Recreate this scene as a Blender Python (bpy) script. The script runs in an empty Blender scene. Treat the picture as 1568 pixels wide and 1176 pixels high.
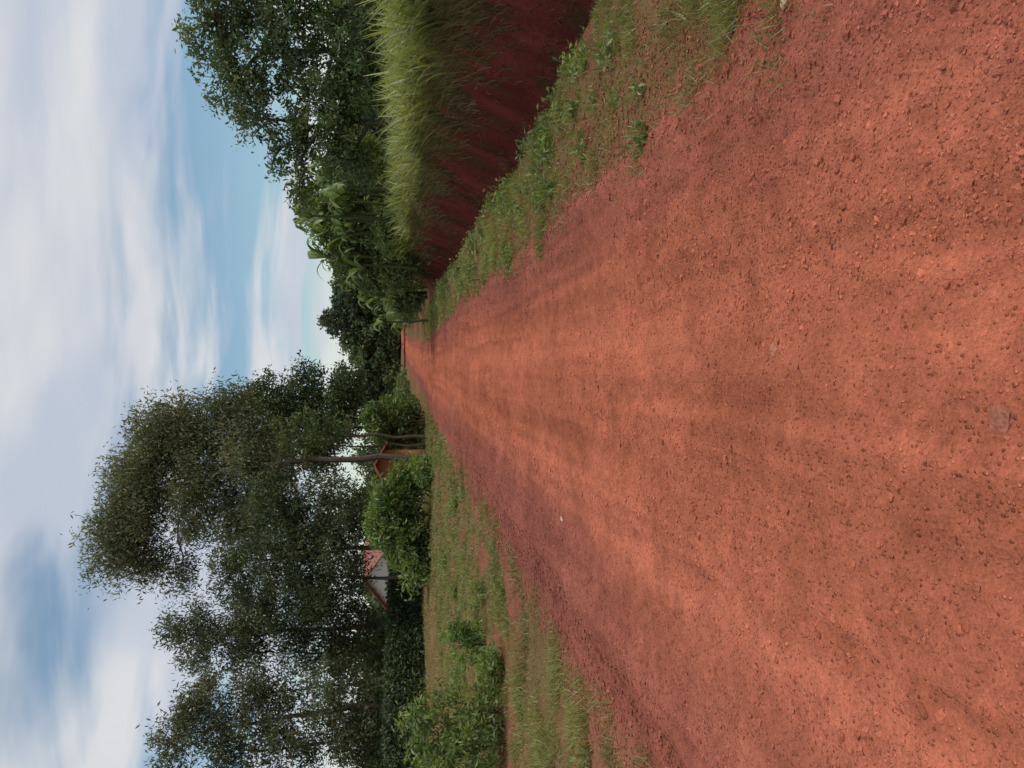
import bpy, math
import numpy as np
from mathutils import Matrix, Vector
rng = np.random.default_rng(7)

# ------------------------------------------------------------------ noise
def _hash(ix, iy, seed):
    n = (ix.astype(np.int64) * 374761393 + iy.astype(np.int64) * 668265263 + seed * 1442695041) & 0xFFFFFFFF
    n = ((n ^ (n >> 13)) * 1274126177) & 0xFFFFFFFF
    n = n ^ (n >> 16)
    return (n & 0xFFFFFF) / float(0xFFFFFF)
def vnoise(x, y, seed=0):
    x = np.asarray(x, float); y = np.asarray(y, float)
    ix = np.floor(x); iy = np.floor(y); fx = x - ix; fy = y - iy
    fx = fx * fx * (3 - 2 * fx); fy = fy * fy * (3 - 2 * fy)
    a = _hash(ix, iy, seed); b = _hash(ix + 1, iy, seed); c = _hash(ix, iy + 1, seed); d = _hash(ix + 1, iy + 1, seed)
    return (a * (1 - fx) + b * fx) * (1 - fy) + (c * (1 - fx) + d * fx) * fy
def fbm(x, y, seed=0, o=4, rot=.6):
    s = 0; a = 1; t = 0
    for i in range(o):
        ca, sa = math.cos(rot * i), math.sin(rot * i)
        xx = x * ca - y * sa; yy = x * sa + y * ca
        s = s + a * vnoise(xx * 2 ** i + 17.3 * i, yy * 2 ** i - 9.1 * i, seed + i); t += a; a *= .5
    return s / t
def sst(a, b, x):
    t = np.clip((x - a) / (b - a), 0, 1); return t * t * (3 - 2 * t)

# ------------------------------------------------------------------ terrain
def road_c(y):
    y = np.asarray(y, float)
    far = np.clip(y - 45, 0, None)
    return -0.28 + 0.0275 * (np.clip(y, -20, 400) - 4) + 0.0006 * np.clip(far, 0, 200) ** 2
def bank_wob(y):
    y = np.asarray(y, float)
    return (fbm(y * .35, y * 0 + 3, 5, 3, 0) - .5) * .7
def base_h(x, y):
    x = np.asarray(x, float); y = np.asarray(y, float)
    xr = x - road_c(y)
    xe = xr + bank_wob(y)
    fade = 1 - sst(33, 46, y)
    h = -0.55 * sst(3.1, 3.75, xe) * (1 - sst(4.0, 4.9, xe)) * fade
    h = h + (0.95 * fade + .25 * (1 - fade)) * sst(4.15, 4.95, xe)
    h = h + .15 * sst(5, 12, xr)
    h = h + .3 * sst(-4.0, -13, xr) 
    h = h - .05 * sst(1.7, 2.3, np.abs(xr)) * (1 - sst(3, 4, np.abs(xr)))
    h = h - .55 * sst(40, 58, y) * (1 - sst(62, 95, y)) + 1.0 * sst(80, 150, y) * (1 - sst(300, 700, y))
    h = h + 0.10 * (fbm(x * .25, y * .25, 11, 3) - .5) * sst(2, 5, np.abs(xr))
    h = h + (fbm(x * 2.2, y * 2.2, 21, 4) - .5) * .12 * sst(1.7, 3, np.abs(xr)) * (1 - sst(60, 90, y))
    h = h + (fbm(x * 3, y * 3, 23, 4) - .5) * .26 * sst(3.2, 3.8, xe) * (1 - sst(4.9, 5.3, xe)) * fade
    return h
def sway(y): return (fbm(y * .25, y * 0 + 9, 33, 2, 0) - .5) * .3
def streak(x, y, f=4.5, s=31):
    """long grooves that run with the traffic"""
    xr = x - road_c(y) + sway(y)
    return fbm(xr * f, y * .13, s, 3, 0) - .5
def road_detail(x, y):
    xr = x - road_c(y); xs_ = xr + sway(y)
    h = -.034 * np.exp(-((xs_ + .85) / .26) ** 2) - .034 * np.exp(-((xs_ - .62) / .26) ** 2)
    h = h - .012 * np.exp(-((xs_ + .35) / .12) ** 2) - .012 * np.exp(-((xs_ - 1.1) / .12) ** 2)
    h = h + streak(x, y) * .045 + streak(x, y, 11, 35) * .014
    h = h + (fbm(xr * 6, y * 1.3, 37, 3) - .5) * .022
    h = h + (fbm(x * 4, y * 4, 41, 4) - .5) * .050
    h = h + (fbm(x * 16, y * 16, 47, 3) - .5) * .024
    return h
def ground_h(x, y):
    xr = x - road_c(y)
    w = 1 - sst(1.9, 2.6, np.abs(xr))
    return base_h(x, y) + road_detail(x, y) * (.25 + .75 * w) * (np.abs(xr) < 6) * (1 - .75 * (1 - w))

# ------------------------------------------------------------------ mesh builder (quads only)
class B:
    def __init__(s): s.V = []; s.F = []; s.C = []; s.M = []; s.n = 0
    def add(s, V, F, C, m=0):
        V = np.asarray(V, float).reshape(-1, 3); F = np.asarray(F, np.int64).reshape(-1, 4)
        C = np.asarray(C, float)
        if C.ndim == 1: C = np.tile(C, (len(V), 1))
        s.V.append(V); s.F.append(F + s.n); s.C.append(C[:, :3]); s.M.append(np.full(len(F), m)); s.n += len(V)
    def build(s, name, mats, smooth=False, loc=None):
        V = np.concatenate(s.V); F = np.concatenate(s.F); C = np.concatenate(s.C); M = np.concatenate(s.M)
        o = np.zeros(3) if loc is None else np.array(loc, float)
        V = V - o
        me = bpy.data.meshes.new(name)
        me.vertices.add(len(V)); me.vertices.foreach_set("co", V.astype(np.float32).ravel())
        me.loops.add(F.size); me.loops.foreach_set("vertex_index", F.astype(np.int32).ravel())
        me.polygons.add(len(F)); me.polygons.foreach_set("loop_start", np.arange(0, F.size, 4, dtype=np.int32))
        me.polygons.foreach_set("material_index", M.astype(np.int32))
        me.polygons.foreach_set("use_smooth", np.full(len(F), smooth))
        me.update(calc_edges=True)
        at = me.attributes.new("tint", 'FLOAT_COLOR', 'POINT')
        at.data.foreach_set("color", np.concatenate([C, np.ones((len(C), 1))], 1).astype(np.float32).ravel())
        for m in mats: me.materials.append(m)
        ob = bpy.data.objects.new(name, me); ob.location = o
        bpy.context.scene.collection.objects.link(ob)
        return ob

def unit(v): return v / (np.linalg.norm(v, axis=-1, keepdims=True) + 1e-9)
def add_leaves(b, c, L, asp, droop, col, m=0):
    n = len(c)
    a = rng.normal(size=(n, 3)); a = unit(a); a[:, 2] -= droop; a = unit(a)
    r = unit(rng.normal(size=(n, 3)))
    s = unit(np.cross(a, r)); L = np.asarray(L).reshape(-1, 1) * np.ones((n, 1)); W = L * asp
    nrm = np.cross(a, s)
    p0 = c - a * L * .5; p2 = c + a * L * .5
    p1 = c + s * W * .5 + nrm * L * .08; p3 = c - s * W * .5 + nrm * L * .08
    V = np.stack([p0, p1, p2, p3], 1).reshape(-1, 3)
    F = np.arange(4 * n).reshape(n, 4)
    b.add(V, F, np.repeat(col, 4, axis=0), m)
def add_tube(b, pts, rad, col, m=1, sides=6):
    pts = np.asarray(pts, float); k = len(pts)
    t = unit(np.gradient(pts, axis=0))
    up = np.tile(np.array([[.31, .93, .17]]), (k, 1))
    s = unit(np.cross(t, up)); q = np.cross(t, s)
    an = np.linspace(0, 2 * np.pi, sides, endpoint=False)
    ring = pts[:, None] + (s[:, None] * np.cos(an)[None, :, None] + q[:, None] * np.sin(an)[None, :, None]) * np.asarray(rad)[:, None, None]
    V = ring.reshape(-1, 3)
    i = np.arange(k - 1)[:, None] * sides; j = np.arange(sides)[None]; jn = (j + 1) % sides
    F = np.stack([i + j, i + jn, i + sides + jn, i + sides + j], -1).reshape(-1, 4)
    b.add(V, F, np.array(col), m)
def curve(p, q, k=6, sag=.0, wob=.1):
    t = np.linspace(0, 1, k)[:, None]
    L = np.linalg.norm(np.array(q) - np.array(p))
    r = rng.normal(size=(k, 3)) * wob * L * .25; r[0] = 0; r[-1] = 0
    c = np.array(p) * (1 - t) + np.array(q) * t + r
    c[:, 2] += np.sin(t[:, 0] * np.pi) * sag * L
    return c

def clumps(b, ctr, rad, nsub, nleaf, L, asp, droop, c0, c1, sub_r=.5, flat=.6, twig=None, shell=.45, src=None):
    """foliage mass: sub-clumps spread through an ellipsoid, each a tuft of leaves"""
    ctr = np.array(ctr, float); rad = np.array(rad, float)
    d = unit(rng.normal(size=(nsub, 3))) * (rng.random((nsub, 1)) ** shell)
    sc = ctr + d * rad
    rr = sub_r * (.5 + 1.0 * rng.random(nsub))
    tone = rng.random(nsub)
    cnt = rng.poisson(nleaf * (rr / sub_r) ** 1.5 + 2)
    idx = np.repeat(np.arange(nsub), cnt)
    n = len(idx)
    off = rng.normal(size=(n, 3)) * .45
    off[:, 2] *= flat
    off[:, 2] -= droop * .35 * np.abs(rng.normal(size=n))
    P = sc[idx] + off * rr[idx][:, None]
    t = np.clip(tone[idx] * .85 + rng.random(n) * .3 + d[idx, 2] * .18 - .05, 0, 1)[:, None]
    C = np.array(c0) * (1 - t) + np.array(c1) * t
    C = C * (.8 + .4 * rng.random((n, 1)))
    # some clumps yellower / browner than others
    hue = (rng.random(nsub)[idx, None] - .5) * np.array([[.35, .05, -.2]])
    C = C * (1 + hue)
    add_leaves(b, P, L * (.6 + .8 * rng.random(n)), asp, droop, C)
    if twig is not None:
        s0 = ctr if src is None else np.array(src, float)
        for k in range(0, nsub, twig):
            q = sc[k]; pts = curve(s0, q, 4, .06, .15)
            add_tube(b, pts, np.linspace(.035, .008, 4) * max(.35, rad.max() / 2), (.11, .085, .065), 1, 3)

def tree(name, base, trunk, blobs, mats, dens=16, nleaf=26, L=.28, asp=.3, droop=.5, c0=(.03, .05, .02), c1=(.08, .12, .04),
         r0=.22, sub_r=.55, bark=(.12, .10, .08), extra_trunks=(), twig=3, flat=.6):
    b = B()
    tr = [np.array(base, float)] + [np.array(p, float) for p in trunk]
    def mk(tr, r0):
        pts = []
        for i in range(len(tr) - 1):
            cc = curve(tr[i], tr[i + 1], 5, 0, .06); pts += list(cc[:-1])
        pts.append(tr[-1]); pts = np.array(pts)
        rad = r0 * (1 - .82 * np.linspace(0, 1, len(pts))); rad[0] *= 1.35
        add_tube(b, pts, rad, bark, 1, 8); return pts
    T = mk(tr, r0)
    Ts = [T]
    for et in extra_trunks: Ts.append(mk([np.array(p, float) for p in et], r0 * .7))
    allT = np.concatenate(Ts)
    for (x, y, z, rx, rz) in blobs:
        c = np.array([x, y, z])
        dd = np.linalg.norm(allT - (c - np.array([0, 0, 1.0])), axis=1) + np.where(allT[:, 2] > z, 4, 0)
        s = allT[np.argmin(dd)]
        add_tube(b, curve(s, c, 6, .05, .14), np.linspace(r0 * .42, r0 * .14, 6), bark, 1, 5)
        vol = rx * rx * rz
        ns = int(max(5, dens * vol ** .72))
        clumps(b, c, (rx, rx, rz), ns, nleaf, L, asp, droop, c0, c1, sub_r, flat, twig)
    return b.build(name, mats, False, base)

# ------------------------------------------------------------------ materials
def new_mat(name):
    m = bpy.data.materials.new(name); m.use_nodes = True
    nt = m.node_tree; nt.nodes.clear()
    return m, nt, nt.nodes, nt.links
def N(nt, t, **k):
    n = nt.nodes.new(t)
    for a, v in k.items(): setattr(n, a, v)
    return n
def leaf_mat(name, trans=.35, gloss=.05, gain=1.0, ttint=(1.25, 1.35, .55, 1)):
    m, nt, ns, lk = new_mat(name)
    out = N(nt, 'ShaderNodeOutputMaterial'); at = N(nt, 'ShaderNodeAttribute', attribute_name='tint')
    g = N(nt, 'ShaderNodeMix', data_type='RGBA', blend_type='MULTIPLY'); g.inputs[0].default_value = 1
    g.inputs[7].default_value = (gain * 1.03, gain, gain, 1)
    lk.new(at.outputs['Color'], g.inputs[6])
    mul = N(nt, 'ShaderNodeMix', data_type='RGBA', blend_type='MULTIPLY'); mul.inputs[0].default_value = 1
    mul.inputs[7].default_value = ttint
    d = N(nt, 'ShaderNodeBsdfDiffuse'); tr = N(nt, 'ShaderNodeBsdfTranslucent'); mx = N(nt, 'ShaderNodeMixShader'); mx.inputs[0].default_value = trans
    lk.new(g.outputs[2], d.inputs['Color']); lk.new(g.outputs[2], mul.inputs[6]); lk.new(mul.outputs[2], tr.inputs['Color'])
    lk.new(d.outputs[0], mx.inputs[1]); lk.new(tr.outputs[0], mx.inputs[2])
    gl = N(nt, 'ShaderNodeBsdfGlossy'); gl.inputs['Roughness'].default_value = .45; gl.inputs['Color'].default_value = (.8, .85, .8, 1)
    m2 = N(nt, 'ShaderNodeMixShader'); m2.inputs[0].default_value = gloss
    lk.new(mx.outputs[0], m2.inputs[1]); lk.new(gl.outputs[0], m2.inputs[2]); lk.new(m2.outputs[0], out.inputs[0])
    return m
def tint_mat(name, rough=.9, bump=.3, bscale=30, var=.35):
    m, nt, ns, lk = new_mat(name)
    out = N(nt, 'ShaderNodeOutputMaterial'); at = N(nt, 'ShaderNodeAttribute', attribute_name='tint')
    p = N(nt, 'ShaderNodeBsdfDiffuse')
    tc = N(nt, 'ShaderNodeTexCoord'); no = N(nt, 'ShaderNodeTexNoise'); no.inputs['Scale'].default_value = bscale; no.inputs['Detail'].default_value = 3
    lk.new(tc.outputs['Object'], no.inputs['Vector'])
    mr = N(nt, 'ShaderNodeMapRange'); mr.inputs[1].default_value = .3; mr.inputs[2].default_value = .7
    mr.inputs[3].default_value = 1 - var; mr.inputs[4].default_value = 1 + var
    lk.new(no.outputs[0], mr.inputs[0])
    mu = N(nt, 'ShaderNodeVectorMath', operation='SCALE'); lk.new(at.outputs['Color'], mu.inputs[0]); lk.new(mr.outputs[0], mu.inputs['Scale'])
    lk.new(mu.outputs[0], p.inputs['Color'])
    bp = N(nt, 'ShaderNodeBump'); bp.inputs['Strength'].default_value = bump; bp.inputs['Distance'].default_value = .02
    lk.new(no.outputs[0], bp.inputs['Height']); lk.new(bp.outputs[0], p.inputs['Normal'])
    lk.new(p.outputs[0], out.inputs[0])
    return m
def soil_mat(name):
    """tint attribute x multi-scale noise, with gravelly bump"""
    m, nt, ns, lk = new_mat(name)
    out = N(nt, 'ShaderNodeOutputMaterial'); at = N(nt, 'ShaderNodeAttribute', attribute_name='tint')
    p = N(nt, 'ShaderNodeBsdfDiffuse'); p.inputs['Roughness'].default_value = .5
    tc = N(nt, 'ShaderNodeTexCoord')
    def noise(s, d=6, r=.6):
        n = N(nt, 'ShaderNodeTexNoise'); n.inputs['Scale'].default_value = s; n.inputs['Detail'].default_value = d; n.inputs['Roughness'].default_value = r
        lk.new(tc.outputs['Object'], n.inputs['Vector']); return n
    n1 = noise(1.6, 4, .65); n2 = noise(14, 4, .7); n3 = noise(75, 2, .7)
    vo = N(nt, 'ShaderNodeTexVoronoi'); vo.inputs['Scale'].default_value = 60; vo.inputs['Randomness'].default_value = 1
    lk.new(tc.outputs['Object'], vo.inputs['Vector'])
    def mr(src, a, b, c, d):
        x = N(nt, 'ShaderNodeMapRange'); x.inputs[1].default_value = a; x.inputs[2].default_value = b; x.inputs[3].default_value = c; x.inputs[4].default_value = d
        lk.new(src, x.inputs[0]); return x.outputs[0]
    def math_(op, a, b):
        x = N(nt, 'ShaderNodeMath', operation=op)
        for i, v in enumerate((a, b)):
            if isinstance(v, float): x.inputs[i].default_value = v
            else: lk.new(v, x.inputs[i])
        return x.outputs[0]
    k = math_('MULTIPLY', mr(n1.outputs[0], .3, .7, .86, 1.14), mr(n2.outputs[0], .3, .7, .84, 1.16))
    k = math_('MULTIPLY', k, mr(n3.outputs[0], .3, .7, .80, 1.20))
    sep = N(nt, 'ShaderNodeSeparateColor'); lk.new(vo.outputs['Color'], sep.inputs[0])
    peb = math_('GREATER_THAN', sep.outputs[0], .72)
    near = mr(vo.outputs['Distance'], .25, .45, 1, 0)
    pk = math_('MULTIPLY', peb, near)
    k = math_('MULTIPLY', k, math_('ADD', math_('MULTIPLY', pk, math_('SUBTRACT', sep.outputs[1], .45)), 1.0))
    sc = N(nt, 'ShaderNodeVectorMath', operation='SCALE'); lk.new(at.outputs['Color'], sc.inputs[0]); lk.new(k, sc.inputs['Scale'])
    lk.new(sc.outputs[0], p.inputs['Color'])
    hh = math_('ADD', math_('MULTIPLY', n2.outputs[0], 1.2), math_('MULTIPLY', n3.outputs[0], .42))
    hh = math_('ADD', hh, math_('MULTIPLY', pk, .5))
    bp = N(nt, 'ShaderNodeBump'); bp.inputs['Strength'].default_value = .85; bp.inputs['Distance'].default_value = .024
    lk.new(hh, bp.inputs['Height']); lk.new(bp.outputs[0], p.inputs['Normal'])
    lk.new(p.outputs[0], out.inputs[0])
    return m
def plain(name, col, rough=.8, var=.15, scale=6):
    m, nt, ns, lk = new_mat(name)
    out = N(nt, 'ShaderNodeOutputMaterial'); p = N(nt, 'ShaderNodeBsdfPrincipled'); p.inputs['Roughness'].default_value = rough
    tc = N(nt, 'ShaderNodeTexCoord'); no = N(nt, 'ShaderNodeTexNoise'); no.inputs['Scale'].default_value = scale; no.inputs['Detail'].default_value = 8
    lk.new(tc.outputs['Object'], no.inputs['Vector'])
    mx = N(nt, 'ShaderNodeMix', data_type='RGBA'); lk.new(no.outputs[0], mx.inputs[0])
    mx.inputs[6].default_value = tuple(c * (1 - var) for c in col) + (1,); mx.inputs[7].default_value = tuple(c * (1 + var) for c in col) + (1,)
    lk.new(mx.outputs[2], p.inputs['Base Color']); lk.new(p.outputs[0], out.inputs[0]); return m

SOIL = soil_mat("red_soil"); LEAF = leaf_mat("tree_leaf", .32, .04, 1.25); LEAFL = leaf_mat("shrub_leaf", .4, .05, 1.28)
GRASS = leaf_mat("grass_blade", .4, .04, 1.2, (1.15, 1.2, .6, 1)); BARK = tint_mat("bark", .9, .6, 14); STONE = tint_mat("stone", .9, .5, 60, .25)

# ------------------------------------------------------------------ soil colours
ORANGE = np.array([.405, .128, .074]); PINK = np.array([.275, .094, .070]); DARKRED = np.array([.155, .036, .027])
OLIVE = np.array([.15, .142, .055]); FIELD = np.array([.11, .14, .05])
def soil_color(x, y):
    xr = x - road_c(y); a = np.abs(xr - .05)
    t = sst(.55, 1.75, a + (fbm(x * 1.2, y * .25, 61, 4, .1) - .5) * 1.1) * (.65 + .35 * sst(3, 9, y))
    t = t[..., None]
    c = ORANGE * (1 - t) + PINK * t
    xs_ = xr + sway(y)
    tr = (np.exp(-((xs_ + .85) / .2) ** 2) + np.exp(-((xs_ - .62) / .2) ** 2))[..., None]
    c = c * (1 + .10 * tr)
    c = c * (1 + .42 * streak(x, y)[..., None] + .26 * streak(x, y, 11, 35)[..., None])
    pa = (fbm(x * 1.1, y * .9, 71, 5) - .5)[..., None]
    c = c * (1 + .42 * pa)
    sm = (fbm(x * 9, y * 7, 77, 3) - .5)[..., None]
    c = c * (1 + .36 * sm)
    return c
def grassiness(x, y):
    """0 bare soil .. 1 full grass, either side of the road"""
    xr = x - road_c(y)
    n = (fbm(x * .9, y * .6, 81, 4) - .5) * 1.5 + (fbm(x * 3.5, y * 3.5, 87, 3) - .5) * .9
    L = sst(-1.90, -2.75, xr + n * .6)
    nearR = 1 - .3 * (1 - sst(3.2, 6, y))
    R = sst(1.55, 2.2, xr - n * .55) * nearR
    g = np.maximum(L * (.6 + .4 * sst(4, 8, y)), R)
    g = g * (1 - .8 * sst(.54, .70, fbm(x * 1.3, y * .9, 89, 3)) * (1 - sst(5, 7, np.abs(xr))))
    xe = xr + bank_wob(y)
    fade = 1 - sst(33, 46, y)
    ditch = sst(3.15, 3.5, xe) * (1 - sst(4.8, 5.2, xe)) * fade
    return np.clip(g * (1 - ditch), 0, 1), ditch

def grid_obj(name, xs, ys, hf, cf, mat, smooth=True):
    X, Y = np.meshgrid(xs, ys); Z = hf(X, Y); C = cf(X, Y).reshape(-1, 3)
    V = np.stack([X, Y, Z], -1).reshape(-1, 3)
    nx, ny = len(xs), len(ys)
    i = np.arange(ny - 1)[:, None] * nx; j = np.arange(nx - 1)[None]
    F = np.stack([i + j, i + j + 1, i + nx + j + 1, i + nx + j], -1).reshape(-1, 4)
    b = B(); b.add(V, F, C); return b.build(name, [mat], smooth)
def geo(a, b, s0, g):
    out = [a]; s = s0
    while out[-1] < b: out.append(out[-1] + s); s *= g
    return out
xs = sorted(set([-x for x in geo(5, 2500, .12, 1.07)] + list(np.round(np.arange(-4.95, 8, .055), 3)) + geo(8.05, 2500, .12, 1.07)))
ys = list(np.arange(-8, 1, .15)) + geo(1, 3000, .045, 1.008)
ys2 = [ys[0]]
for v in ys[1:]:
    if v - ys2[-1] > .03: ys2.append(v)
ys = [-2500, -900, -300, -100, -40, -20] + ys2
def gcol(x, y):
    c = soil_color(x, y); g, d = grassiness(x, y)
    n = fbm(x * .5, y * .5, 91, 4)[..., None]
    fx = sst(20, 60, np.abs(x))[..., None]
    gr = OLIVE * (1.25 - .5 * n) * (1 - fx) + FIELD * fx
    gg = (g * .68)[..., None]
    c = c * (1 - gg) + gr * gg
    dd = d[..., None]
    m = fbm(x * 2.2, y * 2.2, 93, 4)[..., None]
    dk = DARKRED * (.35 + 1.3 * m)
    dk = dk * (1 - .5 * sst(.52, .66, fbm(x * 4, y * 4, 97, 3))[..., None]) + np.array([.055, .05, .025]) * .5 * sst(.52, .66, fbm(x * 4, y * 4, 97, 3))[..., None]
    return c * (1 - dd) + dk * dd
def under(x, y):
    xr = x - road_c(y)
    return ground_h(x, y) - .03 * (1 - sst(1.7, 1.95, np.abs(xr)))
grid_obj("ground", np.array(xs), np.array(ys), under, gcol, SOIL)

q = np.arange(-2.05, 2.051, .018); ry = np.array(list(np.arange(-8, 1, .1)) + geo(1, 190, .015, 1.0062))
Q, RY = np.meshgrid(q, ry); RX = Q + road_c(RY)
wob = (fbm(RY * .8, Q * 0 + np.sign(Q) * 5, 101, 3) - .5) * .25
Z = ground_h(RX, RY) + .006 - .045 * sst(1.72, 1.98, np.abs(Q) + wob)
V = np.stack([RX, RY, Z], -1).reshape(-1, 3); nx = len(q); ny = len(ry)
i = np.arange(ny - 1)[:, None] * nx; j = np.arange(nx - 1)[None]
F = np.stack([i + j, i + j + 1, i + nx + j + 1, i + nx + j], -1).reshape(-1, 4)
b = B(); b.add(V, F, soil_color(RX, RY).reshape(-1, 3)); b.build("dirt_road", [SOIL], True)

# ------------------------------------------------------------------ gravel
cube = np.array([[x, y, z] for x in (-1, 1) for y in (-1, 1) for z in (-1, 1)], float)
cf = np.array([[0, 1, 3, 2], [4, 6, 7, 5], [0, 4, 5, 1], [2, 3, 7, 6], [0, 2, 6, 4], [1, 5, 7, 3]])
def stone_template():
    vs = {}; V = []; Fq = []
    def vid(p):
        k = tuple(p)
        if k not in vs: vs[k] = len(V); V.append(p)
        return vs[k]
    for ax in range(3):
        for sg in (-1, 1):
            o = [a for a in range(3) if a != ax]
            for a in (-1, 0):
                for c in (-1, 0):
                    fv = []
                    for (da, dc) in ((0, 0), (1, 0), (1, 1), (0, 1)):
                        p = [0, 0, 0]; p[ax] = sg; p[o[0]] = a + da; p[o[1]] = c + dc; fv.append(vid(tuple(p)))
                    Fq.append(fv)
    V = np.array(V, float); V = V / (np.linalg.norm(V, axis=1, keepdims=True) ** .75)
    return V, np.array(Fq)
SV, SF = stone_template()
def stone_geo(b, P, S, C, flat=.65, tv=None, tf=None, jit=.18):
    tv = SV if tv is None else tv; tf = SF if tf is None else tf
    n = len(P)
    A = rng.normal(size=(n, 3, 3)); Qm, _ = np.linalg.qr(A)
    sc = S[:, None, None] * (.7 + .6 * rng.random((n, 1, 3)))
    V = (tv[None] * (1 + jit * rng.normal(size=(n, len(tv), 1)))) * sc
    V = np.einsum('nij,nkj->nki', Qm, V); V[:, :, 2] *= flat
    V = V + P[:, None]
    F = (tf[None] + (np.arange(n) * len(tv))[:, None, None]).reshape(-1, 4)
    b.add(V.reshape(-1, 3), F, np.repeat(C, len(tv), axis=0))
b = B()
n = 62000
yy = 1.3 * (22 / 1.3) ** (rng.random(n) ** .9); xx = rng.uniform(-1, 1, n) * 2.7 + road_c(yy)
dn = fbm(xx * 1.5, yy * .5, 111, 4) + .2 * sst(.6, 1.8, np.abs(xx - road_c(yy))) + .3 * streak(xx, yy)
keep = rng.random(n) < sst(.40, .68, dn) * .9 + .08
xx = xx[keep]; yy = yy[keep]; n = len(xx)
S = np.clip(np.exp(rng.normal(-5.5, .45, n)), .002, .014) * (1 + .06 * yy)
P = np.stack([xx, yy, ground_h(xx, yy) + .006 + S * .1], 1)
C = soil_color(xx, yy) * (.8 + .5 * rng.random((n, 1))) * np.array([1, 1.03, 1.05])
stone_geo(b, P, S, C, .65, cube * .7, cf)
n = 3200   # larger clods of the same earth, half sunk
yy = 1.35 * (18 / 1.35) ** rng.random(n); xx = rng.uniform(-1, 1, n) * 2.3 + road_c(yy)
k = rng.random(n) < sst(.40, .64, fbm(xx * 1.3, yy * .8, 113, 3)) + .10; xx = xx[k]; yy = yy[k]; n = len(xx)
S = np.clip(np.exp(rng.normal(-4.85, .38, n)), .004, .024) * (1 + .03 * yy)
P = np.stack([xx, yy, ground_h(xx, yy) + .005], 1)
C = soil_color(xx, yy) * (.75 + .5 * rng.random((n, 1)))
stone_geo(b, P, S, C, .55, None, None, .10)
b.build("gravel", [STONE], False)
def rock(x, y, s, col, flat=.6, sink=.0):
    b = B(); stone_geo(b, np.array([[x, y, float(ground_h(np.array([x]), np.array([y]))[0]) + s * .15 - sink]]), np.array([s]), np.array([col]), flat, None, None, .08); b.build("rock", [STONE], False)
rock(.145, 3.06, .026, (.46, .2, .13)); rock(-.09, 1.80, .034, (.34, .13, .085), .4, .002)
rock(.50, 2.63, .014, (.10, .05, .05)); rock(-1.3, 7.3, .03, (.6, .45, .38), .3)
rock(1.52, 2.9, .026, (.50, .34, .22), .5); rock(.17, 3.0, .014, (.13, .06, .05))

# ------------------------------------------------------------------ grass
def blades(b, P, H, W, lean, c0, c1, seg=1, tone=None, tip=.12, m=0, root=.55, dirv=None, flatw=None):
    n = len(P); an = rng.uniform(0, 2 * np.pi, n)
    s = np.stack([np.cos(an), np.sin(an), np.zeros(n)], 1)
    if dirv is None:
        a2 = rng.uniform(0, 2 * np.pi, n); dv = np.stack([np.cos(a2), np.sin(a2), np.zeros(n)], 1)
    else: dv = unit(dirv + rng.normal(size=(n, 3)) * np.array([.6, .6, 0]))
    if flatw: s = unit(np.cross(dv, np.array([0, 0, 1.])) + s * .35)
    ln = (lean * (.3 + 1.2 * rng.random(n)))[:, None]
    tt = rng.random(n) if tone is None else tone
    col = (np.array(c0) * (1 - tt[:, None]) + np.array(c1) * tt[:, None]) * (.8 + .4 * rng.random((n, 1)))
    rows = []; cols = []
    for k in range(seg + 1):
        t = k / seg
        c = P + np.array([0, 0, 1.]) * (H * (t - ln[:, 0] * .42 * t ** 2.2))[:, None] + dv * ln * (H * t ** 1.9)[:, None]
        w = (W * ((1 - t) ** .7 * (1 - tip) + tip))[:, None] * .5
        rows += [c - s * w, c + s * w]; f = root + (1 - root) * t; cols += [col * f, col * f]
    V = np.stack(rows, 1); Cc = np.stack(cols, 1); k2 = 2 * (seg + 1)
    base = (np.arange(n) * k2)[:, None, None]
    f = np.array([[2 * k, 2 * k + 1, 2 * k + 3, 2 * k + 2] for k in range(seg)])[None]
    b.add(V.reshape(-1, 3), (base + f).reshape(-1, 4), Cc.reshape(-1, 3), m)

def scatter(n, y0, y1, x0, x1):
    y = y0 * (y1 / y0) ** rng.random(n); x = rng.uniform(x0, x1, n); return x + road_c(y), y
G0 = (.115, .135, .038); G1 = (.26, .275, .082)
b = B()
for (n, x0, x1, y1) in ((200000, -9, -1.6, 60), (105000, 1.2, 3.7, 55), (50000, -28, -9, 52)):
    x, y = scatter(n, 2.4, y1, x0, x1)
    if x0 == -28: y = 10 + (y - 2.4) * .85
    g, d = grassiness(x, y); pn = fbm(x * 2.3, y * 2.3, 121, 3)
    k = rng.random(n) < g * (.25 + 1.0 * sst(.35, .65, pn)); x = x[k]; y = y[k]; pn = pn[k]; m = len(x)
    H = (.02 + .045 * rng.random(m) + .11 * sst(.5, .8, pn)) * (1 + .012 * y); W = .0045 + .0011 * y
    tn = np.clip(fbm(x * .7, y * .7, 131, 3) * 1.6 - .4 + .4 * rng.random(m), 0, 1)
    P = np.stack([x, y, ground_h(x, y) - .005], 1)
    dry = rng.random(m) < .14 + .55 * sst(.46, .70, fbm(x * .8, y * .5, 135, 3))
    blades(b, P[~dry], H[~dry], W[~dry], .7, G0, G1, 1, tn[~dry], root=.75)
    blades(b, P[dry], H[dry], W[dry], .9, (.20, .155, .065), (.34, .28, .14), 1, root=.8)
b.build("verge_grass", [GRASS], False)

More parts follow.
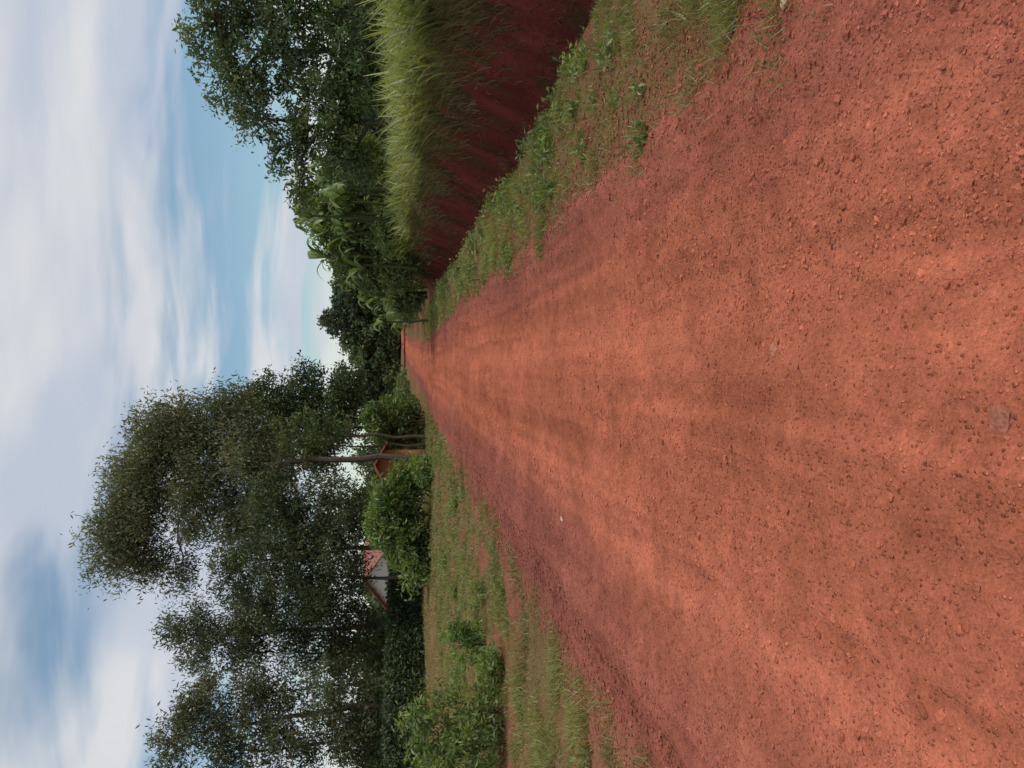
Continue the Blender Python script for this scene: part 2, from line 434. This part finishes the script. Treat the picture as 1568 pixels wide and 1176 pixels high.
# tall grass on the bank: arching tussocks of broad blades
b = B()
def bank_pts(n, o0, o1, y0, y1):
    y = y0 * (y1 / y0) ** rng.random(n)
    x = rng.uniform(o0, o1, n) + road_c(y) - bank_wob(y)
    return x, y
nt_ = 1250
tx, ty = bank_pts(nt_, 4.95, 8.4, 4.5, 46)
tr_ = (.08 + .22 * rng.random(nt_)) * (1 + .01 * ty); th = (.40 + .68 * rng.random(nt_)) * (.75 + .6 * fbm(tx * .6, ty * .6, 143, 3)); tt_ = rng.random(nt_)
cnt = 30; idx = np.repeat(np.arange(nt_), cnt); n = len(idx)
ang = rng.uniform(0, 2 * np.pi, n); rr = np.sqrt(rng.random(n))
dv = np.stack([np.cos(ang), np.sin(ang), ang * 0], 1)
x = tx[idx] + dv[:, 0] * rr * tr_[idx]; y = ty[idx] + dv[:, 1] * rr * tr_[idx]
P = np.stack([x, y, ground_h(x, y) - .02], 1)
H = th[idx] * (.5 + .8 * rng.random(n))
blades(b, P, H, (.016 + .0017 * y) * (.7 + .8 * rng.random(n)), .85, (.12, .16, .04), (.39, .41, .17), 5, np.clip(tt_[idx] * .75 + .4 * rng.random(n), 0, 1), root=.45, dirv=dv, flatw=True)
x, y = bank_pts(9000, 5.0, 8.2, 4.5, 44); P = np.stack([x, y, ground_h(x, y) - .02], 1); n = len(x)
blades(b, P, .2 + .35 * rng.random(n), .012 + .0012 * y, .7, (.10, .12, .03), (.26, .27, .10), 2, None, root=.5)
nt_ = 480   # drier tufts hanging over the lip
tx, ty = bank_pts(nt_, 4.58, 5.0, 5, 42); idx = np.repeat(np.arange(nt_), 20); n = len(idx)
x = tx[idx] + rng.normal(size=n) * .06; y = ty[idx] + rng.normal(size=n) * .10; P = np.stack([x, y, ground_h(x, y) - .02], 1)
blades(b, P, .08 + .30 * rng.random(n), .007 + .0011 * y, .8, (.15, .115, .055), (.28, .25, .12), 3, None, root=.65, dirv=np.array([[-.6, 0, 0]]))
nt_ = 420
tx, ty = bank_pts(nt_, 3.6, 4.6, 5, 40); idx = np.repeat(np.arange(nt_), 13); n = len(idx)
x = tx[idx] + rng.normal(size=n) * .07; y = ty[idx] + rng.normal(size=n) * .09; P = np.stack([x, y, ground_h(x, y) - .02], 1)
blades(b, P, .04 + .17 * rng.random(n) ** 1.5, .006 + .0009 * y, .9, (.11, .06, .04), (.17, .16, .06), 2, None, root=.7)
b.build("tall_grass", [GRASS], False)

def weeds(name, pts, mats, L=.05):
    b = B()
    for (x, y, r, h) in pts:
        z = float(ground_h(np.array([x]), np.array([y]))[0])
        clumps(b, (x, y, z + h * .45), (r, r, h * .5), max(4, int(26 * (r / .3) ** 1.5)), 12, L * (1 + .03 * y), .42, .1, (.075, .11, .034), (.21, .26, .075), .09 * (1 + .05 * y), .7, None)
        n = int(40 * r / .3)
        P = np.stack([x + rng.normal(size=n) * r * .6, y + rng.normal(size=n) * r * .6, np.full(n, z - .02)], 1)
        blades(b, P, h * (.6 + .8 * rng.random(n)), np.full(n, .008 + .001 * y), .5, G0, (.26, .29, .085), 2)
    return b.build(name, mats)
pts = []
for k in range(75):
    y = 5 * (36 / 5) ** rng.random(); x = float(road_c(y)) + 2.85 + rng.normal() * .3; pts.append((x, y, .06 + .15 * rng.random() ** 1.5, .05 + .22 * rng.random() ** 2))
for k in range(70):
    y = 5.5 * (40 / 5.5) ** rng.random(); x = float(road_c(y)) - 2.6 - 5 * rng.random(); pts.append((x, y, .08 + .2 * rng.random() ** 2, .05 + .22 * rng.random() ** 2))
for k in range(16):
    y = 4 * (20 / 4) ** rng.random(); x = float(road_c(y)) + 1.75 + .6 * rng.random(); pts.append((x, y, .04 + .05 * rng.random(), .03 + .05 * rng.random()))
weeds("weeds", pts, [LEAFL, BARK])

# ------------------------------------------------------------------ shrubs
def shrub(name, base, blobs, L, asp, c0, c1, dens=40, nleaf=22, sub_r=.22, mats=None, droop=.2):
    b = B(); x0, y0 = base; z0 = float(ground_h(np.array([x0]), np.array([y0]))[0])
    for (x, y, z, rx, rz) in blobs:
        for k in range(4):
            a = rng.normal(size=3) * .35 * rx
            add_tube(b, curve((x0 + (x - x0) * .6 + a[0] * .4, y0 + (y - y0) * .6 + a[1] * .4, z0 - .05), (x + a[0], y + a[1], z + abs(a[2])), 5, 0, .15), np.linspace(.03, .008, 5) * max(.5, rx), (.10, .08, .05), 1, 4)
        clumps(b, (x, y, z), (rx, rx, rz), int(dens * max(.3, rx * rx * rz / .3) ** .75), nleaf, L, asp, droop, c0, c1, sub_r, .7, 4)
    return b.build(name, mats or [LEAFL, BARK], False, (x0, y0, z0))
SB0 = (.055, .090, .022); SB1 = (.18, .24, .06)
shrub("roadside_bush", (-5.1, 11.4), [(-5.2, 11.4, .65, .75, .6), (-4.75, 11.2, .4, .5, .35), (-5.6, 11.6, .9, .6, .55), (-5.0, 11.7, 1.15, .4, .4), (-4.35, 11.5, .2, .35, .2)], .11, .32, SB0, SB1, 60, 22, .2)
shrub("roadside_bush", (-4.55, 13.7), [(-4.6, 13.7, .35, .45, .35), (-4.4, 13.6, .5, .3, .35)], .11, .3, SB0, (.17, .27, .055), 55, 20, .16)
shrub("shrub", (-6.2, 35), [(-6.9, 35, 1.3, 1.5, 1.2), (-5.4, 35.3, 1.7, 1.4, 1.2), (-4.3, 35.5, 1.2, 1.0, .9), (-7.9, 34, .8, 1.0, .7), (-6.2, 34.4, 2.4, .9, .7), (-3.7, 34.5, .5, .7, .4), (-4.8, 34.2, 2.1, .6, .6)], .22, .4, SB0, (.17, .245, .06), 28, 28, .38)
shrub("shrub", (-2.6, 50), [(-3.0, 50, 1.7, 1.4, 1.5), (-2.0, 51, 1.9, 1.3, 1.6), (-2.3, 49, 3.0, 1.2, .9), (-1.5, 50, 1.0, .8, .8)], .26, .4, (.045, .075, .02), (.14, .20, .05), 22, 30, .45)
# hedge
b = B()
hp = np.array([(-26, 20), (-14.9, 34.), (-9.7, 48.)])
for a, c in zip(hp[:-1], hp[1:]):
    Ls = np.linalg.norm(c - a); n = int(1300 * Ls); t = rng.random(n)
    d = (c - a) / Ls; nn = np.array([-d[1], d[0]])
    sd = rng.choice([0, 1, 2], n, p=[.4, .4, .2]); off = np.where(sd == 0, -.55, np.where(sd == 1, .55, rng.uniform(-.55, .55, n))) + rng.normal(size=n) * .08
    zz = np.where(sd == 2, 1.75, rng.uniform(0, 1.75, n)) + rng.normal(size=n) * .08
    xy = a + (c - a) * t[:, None] + nn * off[:, None]
    bump = (fbm(xy[:, 0] * 1.5, xy[:, 1] * 1.5, 151, 3) - .5) * .5
    P = np.stack([xy[:, 0], xy[:, 1], base_h(xy[:, 0], xy[:, 1]) + zz * (1 + bump * .5)], 1)
    tn = np.clip(rng.random((n, 1)) * fbm(xy[:, 0] * 2, zz * 2, 155, 3)[:, None] * 1.7, 0, 1)
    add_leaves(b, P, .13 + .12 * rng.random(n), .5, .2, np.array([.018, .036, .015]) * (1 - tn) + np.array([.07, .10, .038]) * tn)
    m = 24
    for k in range(m):
        p = a + (c - a) * (k + .0) / m; p2 = a + (c - a) * (k + 1.) / m
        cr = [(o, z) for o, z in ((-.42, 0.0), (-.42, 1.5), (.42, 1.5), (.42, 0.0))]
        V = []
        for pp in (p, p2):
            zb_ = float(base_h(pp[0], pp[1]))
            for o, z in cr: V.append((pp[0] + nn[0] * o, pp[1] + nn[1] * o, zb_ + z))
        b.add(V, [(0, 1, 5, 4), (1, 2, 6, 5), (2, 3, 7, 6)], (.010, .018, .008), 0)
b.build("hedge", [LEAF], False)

# ------------------------------------------------------------------ trees (left)
GR0 = (.045, .056, .028); GR1 = (.175, .18, .09)
TM = [LEAF, BARK]
def zb(x, y): return (x, y, float(ground_h(np.array([x]), np.array([y]))[0]) - .05)
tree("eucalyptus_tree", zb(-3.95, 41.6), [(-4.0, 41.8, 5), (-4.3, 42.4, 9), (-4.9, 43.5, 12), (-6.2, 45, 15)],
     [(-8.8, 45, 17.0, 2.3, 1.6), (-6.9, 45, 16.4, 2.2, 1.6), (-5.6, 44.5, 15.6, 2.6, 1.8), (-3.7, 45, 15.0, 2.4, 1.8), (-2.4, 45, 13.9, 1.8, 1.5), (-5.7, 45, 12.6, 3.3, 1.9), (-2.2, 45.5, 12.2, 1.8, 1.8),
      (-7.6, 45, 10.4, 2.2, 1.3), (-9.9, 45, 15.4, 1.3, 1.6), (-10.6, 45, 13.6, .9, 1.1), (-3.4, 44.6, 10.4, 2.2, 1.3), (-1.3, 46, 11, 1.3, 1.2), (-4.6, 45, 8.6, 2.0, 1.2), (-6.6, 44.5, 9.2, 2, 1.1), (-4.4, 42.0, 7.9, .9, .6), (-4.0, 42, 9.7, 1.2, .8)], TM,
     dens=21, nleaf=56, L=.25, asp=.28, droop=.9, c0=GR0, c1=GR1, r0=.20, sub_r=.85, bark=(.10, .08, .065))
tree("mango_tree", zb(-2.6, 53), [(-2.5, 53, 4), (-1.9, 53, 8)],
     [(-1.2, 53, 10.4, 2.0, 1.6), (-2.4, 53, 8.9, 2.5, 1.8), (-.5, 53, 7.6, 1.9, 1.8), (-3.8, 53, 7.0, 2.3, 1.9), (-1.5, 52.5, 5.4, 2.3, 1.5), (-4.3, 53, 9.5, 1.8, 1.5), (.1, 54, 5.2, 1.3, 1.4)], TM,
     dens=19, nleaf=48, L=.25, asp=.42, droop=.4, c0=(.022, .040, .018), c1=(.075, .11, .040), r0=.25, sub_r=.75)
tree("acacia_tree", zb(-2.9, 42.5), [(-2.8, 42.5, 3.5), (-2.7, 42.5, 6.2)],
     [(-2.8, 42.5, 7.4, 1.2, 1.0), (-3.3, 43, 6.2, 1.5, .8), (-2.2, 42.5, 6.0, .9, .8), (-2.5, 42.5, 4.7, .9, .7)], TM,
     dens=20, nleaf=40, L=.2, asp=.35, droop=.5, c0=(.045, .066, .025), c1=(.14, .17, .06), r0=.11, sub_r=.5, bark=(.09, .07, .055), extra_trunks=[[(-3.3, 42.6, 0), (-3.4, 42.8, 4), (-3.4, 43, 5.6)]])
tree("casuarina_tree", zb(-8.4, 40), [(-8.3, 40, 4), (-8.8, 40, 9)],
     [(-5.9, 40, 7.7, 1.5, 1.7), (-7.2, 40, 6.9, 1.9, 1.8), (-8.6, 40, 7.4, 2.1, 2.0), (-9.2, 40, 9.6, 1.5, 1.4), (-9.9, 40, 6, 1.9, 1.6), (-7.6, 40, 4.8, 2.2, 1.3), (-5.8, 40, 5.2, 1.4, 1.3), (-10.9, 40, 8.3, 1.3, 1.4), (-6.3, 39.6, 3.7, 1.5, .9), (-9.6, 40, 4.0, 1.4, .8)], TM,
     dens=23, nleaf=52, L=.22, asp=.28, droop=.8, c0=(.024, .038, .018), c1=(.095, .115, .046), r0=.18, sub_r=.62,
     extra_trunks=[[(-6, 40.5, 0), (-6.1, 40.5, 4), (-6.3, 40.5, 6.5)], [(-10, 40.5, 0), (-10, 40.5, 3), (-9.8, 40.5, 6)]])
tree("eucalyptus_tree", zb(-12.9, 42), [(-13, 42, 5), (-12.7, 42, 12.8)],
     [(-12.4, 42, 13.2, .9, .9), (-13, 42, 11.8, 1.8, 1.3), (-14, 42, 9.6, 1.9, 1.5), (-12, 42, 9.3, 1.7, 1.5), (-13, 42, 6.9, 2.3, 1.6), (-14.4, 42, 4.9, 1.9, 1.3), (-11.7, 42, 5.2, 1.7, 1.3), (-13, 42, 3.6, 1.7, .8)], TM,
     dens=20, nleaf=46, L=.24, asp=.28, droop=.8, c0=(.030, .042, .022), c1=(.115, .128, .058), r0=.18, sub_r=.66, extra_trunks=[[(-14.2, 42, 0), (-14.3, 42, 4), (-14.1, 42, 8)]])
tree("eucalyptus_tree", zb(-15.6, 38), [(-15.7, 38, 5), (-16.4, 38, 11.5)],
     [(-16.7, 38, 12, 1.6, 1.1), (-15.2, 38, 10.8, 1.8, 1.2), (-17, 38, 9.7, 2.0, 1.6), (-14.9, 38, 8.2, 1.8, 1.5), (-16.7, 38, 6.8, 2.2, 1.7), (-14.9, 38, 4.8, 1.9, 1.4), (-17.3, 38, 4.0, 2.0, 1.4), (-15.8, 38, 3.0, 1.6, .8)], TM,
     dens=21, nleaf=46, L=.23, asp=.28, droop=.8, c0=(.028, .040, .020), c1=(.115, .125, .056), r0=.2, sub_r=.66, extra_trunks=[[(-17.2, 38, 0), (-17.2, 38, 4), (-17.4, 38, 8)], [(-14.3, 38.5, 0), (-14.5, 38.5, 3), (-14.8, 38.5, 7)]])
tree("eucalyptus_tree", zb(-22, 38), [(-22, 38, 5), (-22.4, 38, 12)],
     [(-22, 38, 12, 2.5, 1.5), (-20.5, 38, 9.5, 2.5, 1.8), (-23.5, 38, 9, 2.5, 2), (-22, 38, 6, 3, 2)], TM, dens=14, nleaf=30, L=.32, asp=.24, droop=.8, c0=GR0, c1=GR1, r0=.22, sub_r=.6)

# ------------------------------------------------------------------ right side
tree("broadleaf_tree", zb(10.2, 24), [(10.1, 24, 3), (10.0, 24, 6)],
     [(10.8, 24, 6.9, 1.4, 1.1), (9.1, 24, 6.5, 1.2, 1.0), (9.9, 24, 4.9, 1.6, 1.2), (8.0, 24, 5.7, .9, .7), (7.4, 24, 4.7, 1.0, .7), (6.6, 24, 5.3, .55, .3), (6.0, 24, 4.4, .7, .5), (8.2, 24, 3.7, 1.5, 1.0),
      (11.8, 24, 5.6, 1.6, 1.8), (11, 24, 3.4, 1.8, 1.2), (6.9, 24.3, 3.0, 1.2, .8), (9.3, 23.6, 3.0, 1.4, 1.0), (13.5, 24, 5, 1.8, 2)], TM,
     dens=36, nleaf=44, L=.155, asp=.42, droop=.35, c0=(.030, .050, .022), c1=(.115, .16, .056), r0=.17, sub_r=.4,
     extra_trunks=[[(8.3, 24.2, .8), (8.0, 24.2, 3), (7.6, 24, 5)], [(12.2, 24.2, .8), (12.1, 24.2, 3), (12, 24, 5)]])
shrub("roadside_shrubs", (6.2, 33), [(7.0, 33, 4.3, 1.4, 1.0), (5.6, 33.5, 3.6, 1.2, .9), (4.7, 34, 2.7, 1.0, .9), (7.4, 32.5, 2.4, 1.8, 1.2), (5.2, 33, 1.7, 1.4, .9), (8.8, 33, 3.4, 1.6, 1.4), (3.9, 36, 1.3, .8, .8), (6.2, 30.5, 1.9, 1.2, .7)],
      .22, .4, (.045, .072, .022), (.16, .215, .065), 22, 34, .42, TM)
def banana(base, n, H, Lf):
    b = B(); x0, y0, z0 = base
    for s in range(n):
        bx = x0 + rng.normal() * .7; by = y0 + rng.normal() * .7; h = H * (.6 + .5 * rng.random())
        add_tube(b, curve((bx, by, z0 - .1), (bx + rng.normal() * .15, by, z0 + h), 5, 0, .04), np.linspace(.09, .045, 5), (.07, .08, .035), 1, 6)
        for k in range(10):
            an = rng.uniform(0, 6.28); L = Lf * (.6 + .5 * rng.random()); w = L * .075; rise = .8 + 1.2 * rng.random()
            t = np.linspace(0, 1, 9); dx = np.array([np.cos(an), np.sin(an), 0])
            c = np.array([bx, by, z0 + h - .1]) + dx * (L * .7 * t ** 1.1)[:, None] + np.array([0, 0, 1]) * (L * (rise * t - (rise * .7 + .2) * t ** 2.3))[:, None]
            sd = np.array([-np.sin(an), np.cos(an), 0]); ww = w * np.sin(np.clip(t * .93 + .07, 0, 1) * np.pi) ** .6 + .005
            l = c + sd * ww[:, None] - np.array([0, 0, .25]) * ww[:, None]; r = c - sd * ww[:, None] - np.array([0, 0, .25]) * ww[:, None]
            V = np.stack([l, c, r], 1).reshape(-1, 3); F = []
            for q_ in range(8): F += [(3 * q_, 3 * q_ + 1, 3 * q_ + 4, 3 * q_ + 3), (3 * q_ + 1, 3 * q_ + 2, 3 * q_ + 5, 3 * q_ + 4)]
            g = .8 + .6 * rng.random(); b.add(V, F, (.135 * g, .19 * g, .07 * g), 0)
    return b.build("banana_plant", [LEAFL, BARK], False, base)
banana(zb(7.0, 30), 7, 3.6, 1.5); banana(zb(5.8, 32), 7, 3.3, 1.4); banana(zb(8.3, 34), 6, 4.4, 1.7); banana(zb(5.2, 36), 6, 3.0, 1.4); banana(zb(4.8, 41), 4, 2.4, 1.3)

# far mass of trees round the horizon
b = B()
def far(x, y, z, r, rz, c0=(.030, .048, .026), c1=(.10, .132, .054), dens=9, L=.8, nl=26):
    clumps(b, (x, y, z), (r, r, rz), int(dens * max(1, r * r * rz) ** .62), nl, L, .5, .2, c0, c1, 1.3 if L > .6 else .8, .7, None, .35)
for (x, z, r, rz, dk) in ((9.6, 9.2, 3.0, 2.8, 1), (12.5, 7.5, 3.5, 3, 1), (6.3, 6.4, 2.6, 2.6, 0), (3.2, 5.2, 2.6, 2.4, 0), (.4, 4.4, 2.5, 2.2, 1), (9, 4.8, 3.5, 3, 0), (15.5, 6.5, 4, 4, 0), (-2.5, 5.0, 3, 3, 1), (1.5, 2.2, 2.6, 1.6, 0), (5.5, 2.4, 2.5, 1.7, 0), (19, 7, 4, 4, 1)):
    far(x, 118, z + 1, r, rz, *(((.034, .048, .032), (.08, .105, .055)) if dk else ((.055, .08, .036), (.135, .175, .07))), 11, .55, 40)
for k in range(90):
    an = math.radians(-75 + 150 * k / 89); R = 150 + 30 * rng.random(); h = 2.2 + 2.2 * rng.random() + (2 if an > .1 else 0)
    far(R * math.sin(an), R * math.cos(an), h * .9 + .8, 5 + 3 * rng.random(), h, dens=5, L=1.3)
for k in range(26):
    x = -30 + 24 * rng.random(); y = 66 + 25 * rng.random(); far(x, y, 1.2, 2.5, 1.2, dens=7, L=.5)
for (x, y, z, r, rz) in ((-6.5, 50, 2.2, 2, 1.7), (-9.2, 51, 1.8, 1.8, 1.6), (-8, 53, 3.6, 1.6, 1.2), (-14.6, 46, 2.2, 1.8, 1.6), (-17.5, 46, 2.5, 2.2, 1.9), (-20.5, 45, 2.5, 2.5, 2), (-24, 42, 2.5, 2.5, 2), (-16.5, 48, 4.5, 1.5, 1.0), (-4, 66, 3.6, 1.5, 1.6), (-6, 68, 3.5, 2, 2)):
    far(x, y, z, r, rz, (.028, .042, .018), (.085, .115, .042), 12, .3, 36)
for k in range(20):
    x = 13 + 25 * rng.random(); y = 30 + 40 * rng.random(); far(x, y, 2.6, 2.8, 2.6, dens=9, L=.5)
for k in range(14):
    y = 55 + 55 * k / 13; x = float(road_c(y)) + 5 + 1.5 * rng.random(); far(x, y, 1.2, 1.8, 1.6, (.045, .072, .026), (.13, .175, .06), 9, .38)
    x = float(road_c(y)) - 4.2 - 2 * rng.random(); far(x, y, .7, 1.6, 1.1, (.045, .072, .026), (.13, .175, .06), 9, .38)
b.build("distant_treeline", [LEAF], False)

# ------------------------------------------------------------------ buildings
WALL = plain("white_plaster", (.70, .68, .64)); ROOF = plain("rusty_iron_roof", (.28, .10, .065), .6, .3, 3); DARK = plain("window_glass", (.03, .03, .035), .2); WOOD = plain("wood_door", (.16, .08, .045)); BRICK = plain("brick", (.40, .14, .07), .9, .3, 9)
def part(name, V, F, mat, par):
    me = bpy.data.meshes.new(name); me.from_pydata(V, [], F); me.update(); me.materials.append(mat)
    o = bpy.data.objects.new(name, me); bpy.context.scene.collection.objects.link(o); o.parent = par; return o
def box(name, x0, x1, y0, y1, z0, z1, mat, par):
    V = [(x, y, z) for x in (x0, x1) for y in (y0, y1) for z in (z0, z1)]
    return part(name, V, [(0, 1, 3, 2), (4, 6, 7, 5), (0, 4, 5, 1), (2, 3, 7, 6), (0, 2, 6, 4), (1, 5, 7, 3)], mat, par)
def house(name, loc, rot, W, D, H, R, wall, roof):
    e = bpy.data.objects.new(name, None); bpy.context.scene.collection.objects.link(e); e.location = loc; e.rotation_euler = (0, 0, rot)
    w = W / 2; V = [(-w, 0, -.4), (w, 0, -.4), (w, 0, H), (0, 0, H + R), (-w, 0, H), (-w, D, -.4), (w, D, -.4), (w, D, H), (0, D, H + R), (-w, D, H)]
    part("walls", V, [(0, 1, 2, 3, 4), (5, 9, 8, 7, 6), (0, 4, 9, 5), (1, 6, 7, 2)], wall, e)
    o = .45; k = R / w; th = .1
    for s, nm in ((-1, "roof_left"), (1, "roof_right")):
        xe = s * (w + o); ze = H - o * k + .02; zr = H + R + .02
        V = [(0, -o, zr), (xe, -o, ze), (xe, D + o, ze), (0, D + o, zr), (0, -o, zr + th), (xe, -o, ze + th), (xe, D + o, ze + th), (0, D + o, zr + th)]
        part(nm, V, [(0, 1, 2, 3), (4, 7, 6, 5), (0, 4, 5, 1), (1, 5, 6, 2), (2, 6, 7, 3), (3, 7, 4, 0)], roof, e)
    box("door", -.45, .45, -.04, -.003, 0.02, 2.0, WOOD, e)
    if W > 3:
        for i, x in enumerate((-w * .64, w * .64)):
            box("window_%d" % i, x - .35, x + .35, -.03, -.003, 1.0, 2.0, DARK, e)
            box("sill_%d" % i, x - .4, x + .4, -.12, -.003, .9, .985, wall, e)
    for i in range(3 if W > 3 else 1):
        y = D * (i + .5) / (3 if W > 3 else 1); box("side_window_%d" % i, w + .003, w + .03, y - .4, y + .4, 1.0, 2.0, DARK, e)
    return e
house("plastered_house", zb(-14.8, 60), math.radians(-25), 5.2, 8, 2.8, 1.6, WALL, ROOF)
house("brick_hut", zb(-4.9, 47), math.radians(12), 1.9, 3, 2.6, .5, BRICK, ROOF)

# ------------------------------------------------------------------ sky + sun
SUN_EL = math.radians(48); SUN_AZ = math.radians(112)   # azimuth from +Y (ahead) towards +X (right)
w = bpy.data.worlds.new("World"); bpy.context.scene.world = w; w.use_nodes = True
nt = w.node_tree; nt.nodes.clear(); lk = nt.links
out = N(nt, 'ShaderNodeOutputWorld'); bg = N(nt, 'ShaderNodeBackground'); bg.inputs[1].default_value = .125; lk.new(bg.outputs[0], out.inputs[0])
sky = N(nt, 'ShaderNodeTexSky'); sky.sky_type = 'NISHITA'; sky.sun_disc = False; sky.sun_elevation = SUN_EL; sky.sun_rotation = SUN_AZ
sky.air_density = 1.0; sky.dust_density = 1.0; sky.ozone_density = 1.3
tc = N(nt, 'ShaderNodeTexCoord'); sp = N(nt, 'ShaderNodeSeparateXYZ'); lk.new(tc.outputs['Generated'], sp.inputs[0])
def M(op, a, b=None):
    x = N(nt, 'ShaderNodeMath', operation=op)
    for i, v in enumerate((a, b)):
        if v is None: continue
        if isinstance(v, (int, float)): x.inputs[i].default_value = v
        else: lk.new(v, x.inputs[i])
    return x.outputs[0]
zc = M('MAXIMUM', sp.outputs[2], 0.0); den = M('ADD', zc, .17)
cb = N(nt, 'ShaderNodeCombineXYZ'); lk.new(M('DIVIDE', sp.outputs[0], den), cb.inputs[0]); lk.new(M('DIVIDE', sp.outputs[1], den), cb.inputs[1])
def cn(scale, rot, sx, sy, det, dist, off):
    mp = N(nt, 'ShaderNodeMapping'); mp.inputs['Rotation'].default_value = (0, 0, rot); mp.inputs['Scale'].default_value = (sx, sy, 1); mp.inputs['Location'].default_value = off
    lk.new(cb.outputs[0], mp.inputs[0])
    n = N(nt, 'ShaderNodeTexNoise'); n.inputs['Scale'].default_value = scale; n.inputs['Detail'].default_value = det; n.inputs['Distortion'].default_value = dist; n.inputs['Roughness'].default_value = .5
    lk.new(mp.outputs[0], n.inputs['Vector']); return n.outputs[0]
def mr(v, a, b, c, d, smooth=True):
    x = N(nt, 'ShaderNodeMapRange'); x.interpolation_type = 'SMOOTHSTEP' if smooth else 'LINEAR'
    for i, t in enumerate((a, b, c, d)): x.inputs[i + 1].default_value = t
    lk.new(v, x.inputs[0]); return x.outputs[0]
n1 = cn(.95, .3, .7, 1.25, 4, .7, (5.1, 1.7, 0)); n2 = cn(2.4, .15, .7, 1.5, 4, .5, (7, 2, 0)); n3 = cn(1.5, .4, .8, 1.2, 4, .5, (1, 9, 0))
band = M('MULTIPLY', mr(sp.outputs[2], .20, .31, 1, 0), mr(sp.outputs[2], .09, .16, 0, 1))
cov = M('ADD', M('ADD', n1, M('MULTIPLY', M('SUBTRACT', n2, .5), .6)), M('MULTIPLY', mr(sp.outputs[2], .24, .36, 0, 1), .09))
cov = M('SUBTRACT', cov, M('MULTIPLY', band, .08))
mask = mr(cov, .34, .58, 0.10, .94)
cc1 = N(nt, 'ShaderNodeMix', data_type='RGBA'); lk.new(mr(n3, .36, .64, 0, 1), cc1.inputs[0])
cc1.inputs[6].default_value = (4.3, 4.7, 5.5, 1); cc1.inputs[7].default_value = (6.0, 6.0, 6.1, 1)
bl = N(nt, 'ShaderNodeMix', data_type='RGBA', blend_type='MULTIPLY'); bl.inputs[0].default_value = 1; lk.new(sky.outputs[0], bl.inputs[6]); bl.inputs[7].default_value = (.86, 1.03, .98, 1)
m1 = N(nt, 'ShaderNodeMix', data_type='RGBA'); lk.new(mask, m1.inputs[0]); lk.new(bl.outputs[2], m1.inputs[6]); lk.new(cc1.outputs[2], m1.inputs[7])
hz = mr(sp.outputs[2], 0.0, .15, .92, 0)
m2 = N(nt, 'ShaderNodeMix', data_type='RGBA'); lk.new(hz, m2.inputs[0]); lk.new(m1.outputs[2], m2.inputs[6]); m2.inputs[7].default_value = (6.5, 6.9, 5.9, 1)
lk.new(m2.outputs[2], bg.inputs[0])

sd = bpy.data.lights.new("sun", 'SUN'); sd.energy = 2.0; sd.angle = math.radians(12); sd.color = (1, .93, .80)
so = bpy.data.objects.new("sun", sd); bpy.context.scene.collection.objects.link(so)
dirn = Vector((math.sin(SUN_AZ) * math.cos(SUN_EL), math.cos(SUN_AZ) * math.cos(SUN_EL), math.sin(SUN_EL)))
so.rotation_euler = dirn.to_track_quat('Z', 'Y').to_euler(); so.location = dirn * 60

# ------------------------------------------------------------------ camera (phone held upright, picture stored on its side)
cd = bpy.data.cameras.new("camera"); co = bpy.data.objects.new("camera", cd); bpy.context.scene.collection.objects.link(co)
cd.sensor_fit = 'HORIZONTAL'; cd.sensor_width = 36; cd.lens = 27.2; cd.clip_start = .05; cd.clip_end = 6000
p = math.radians(8.36); s, c = math.sin(p), math.cos(p)
co.matrix_world = Matrix(((0, 1, 0, 0), (-s, 0, -c, 0), (-c, 0, s, 1.55), (0, 0, 0, 1)))
bpy.context.scene.camera = co
sc = bpy.context.scene; sc.view_settings.view_transform = 'Standard'; sc.view_settings.look = 'None'; sc.view_settings.exposure = 0
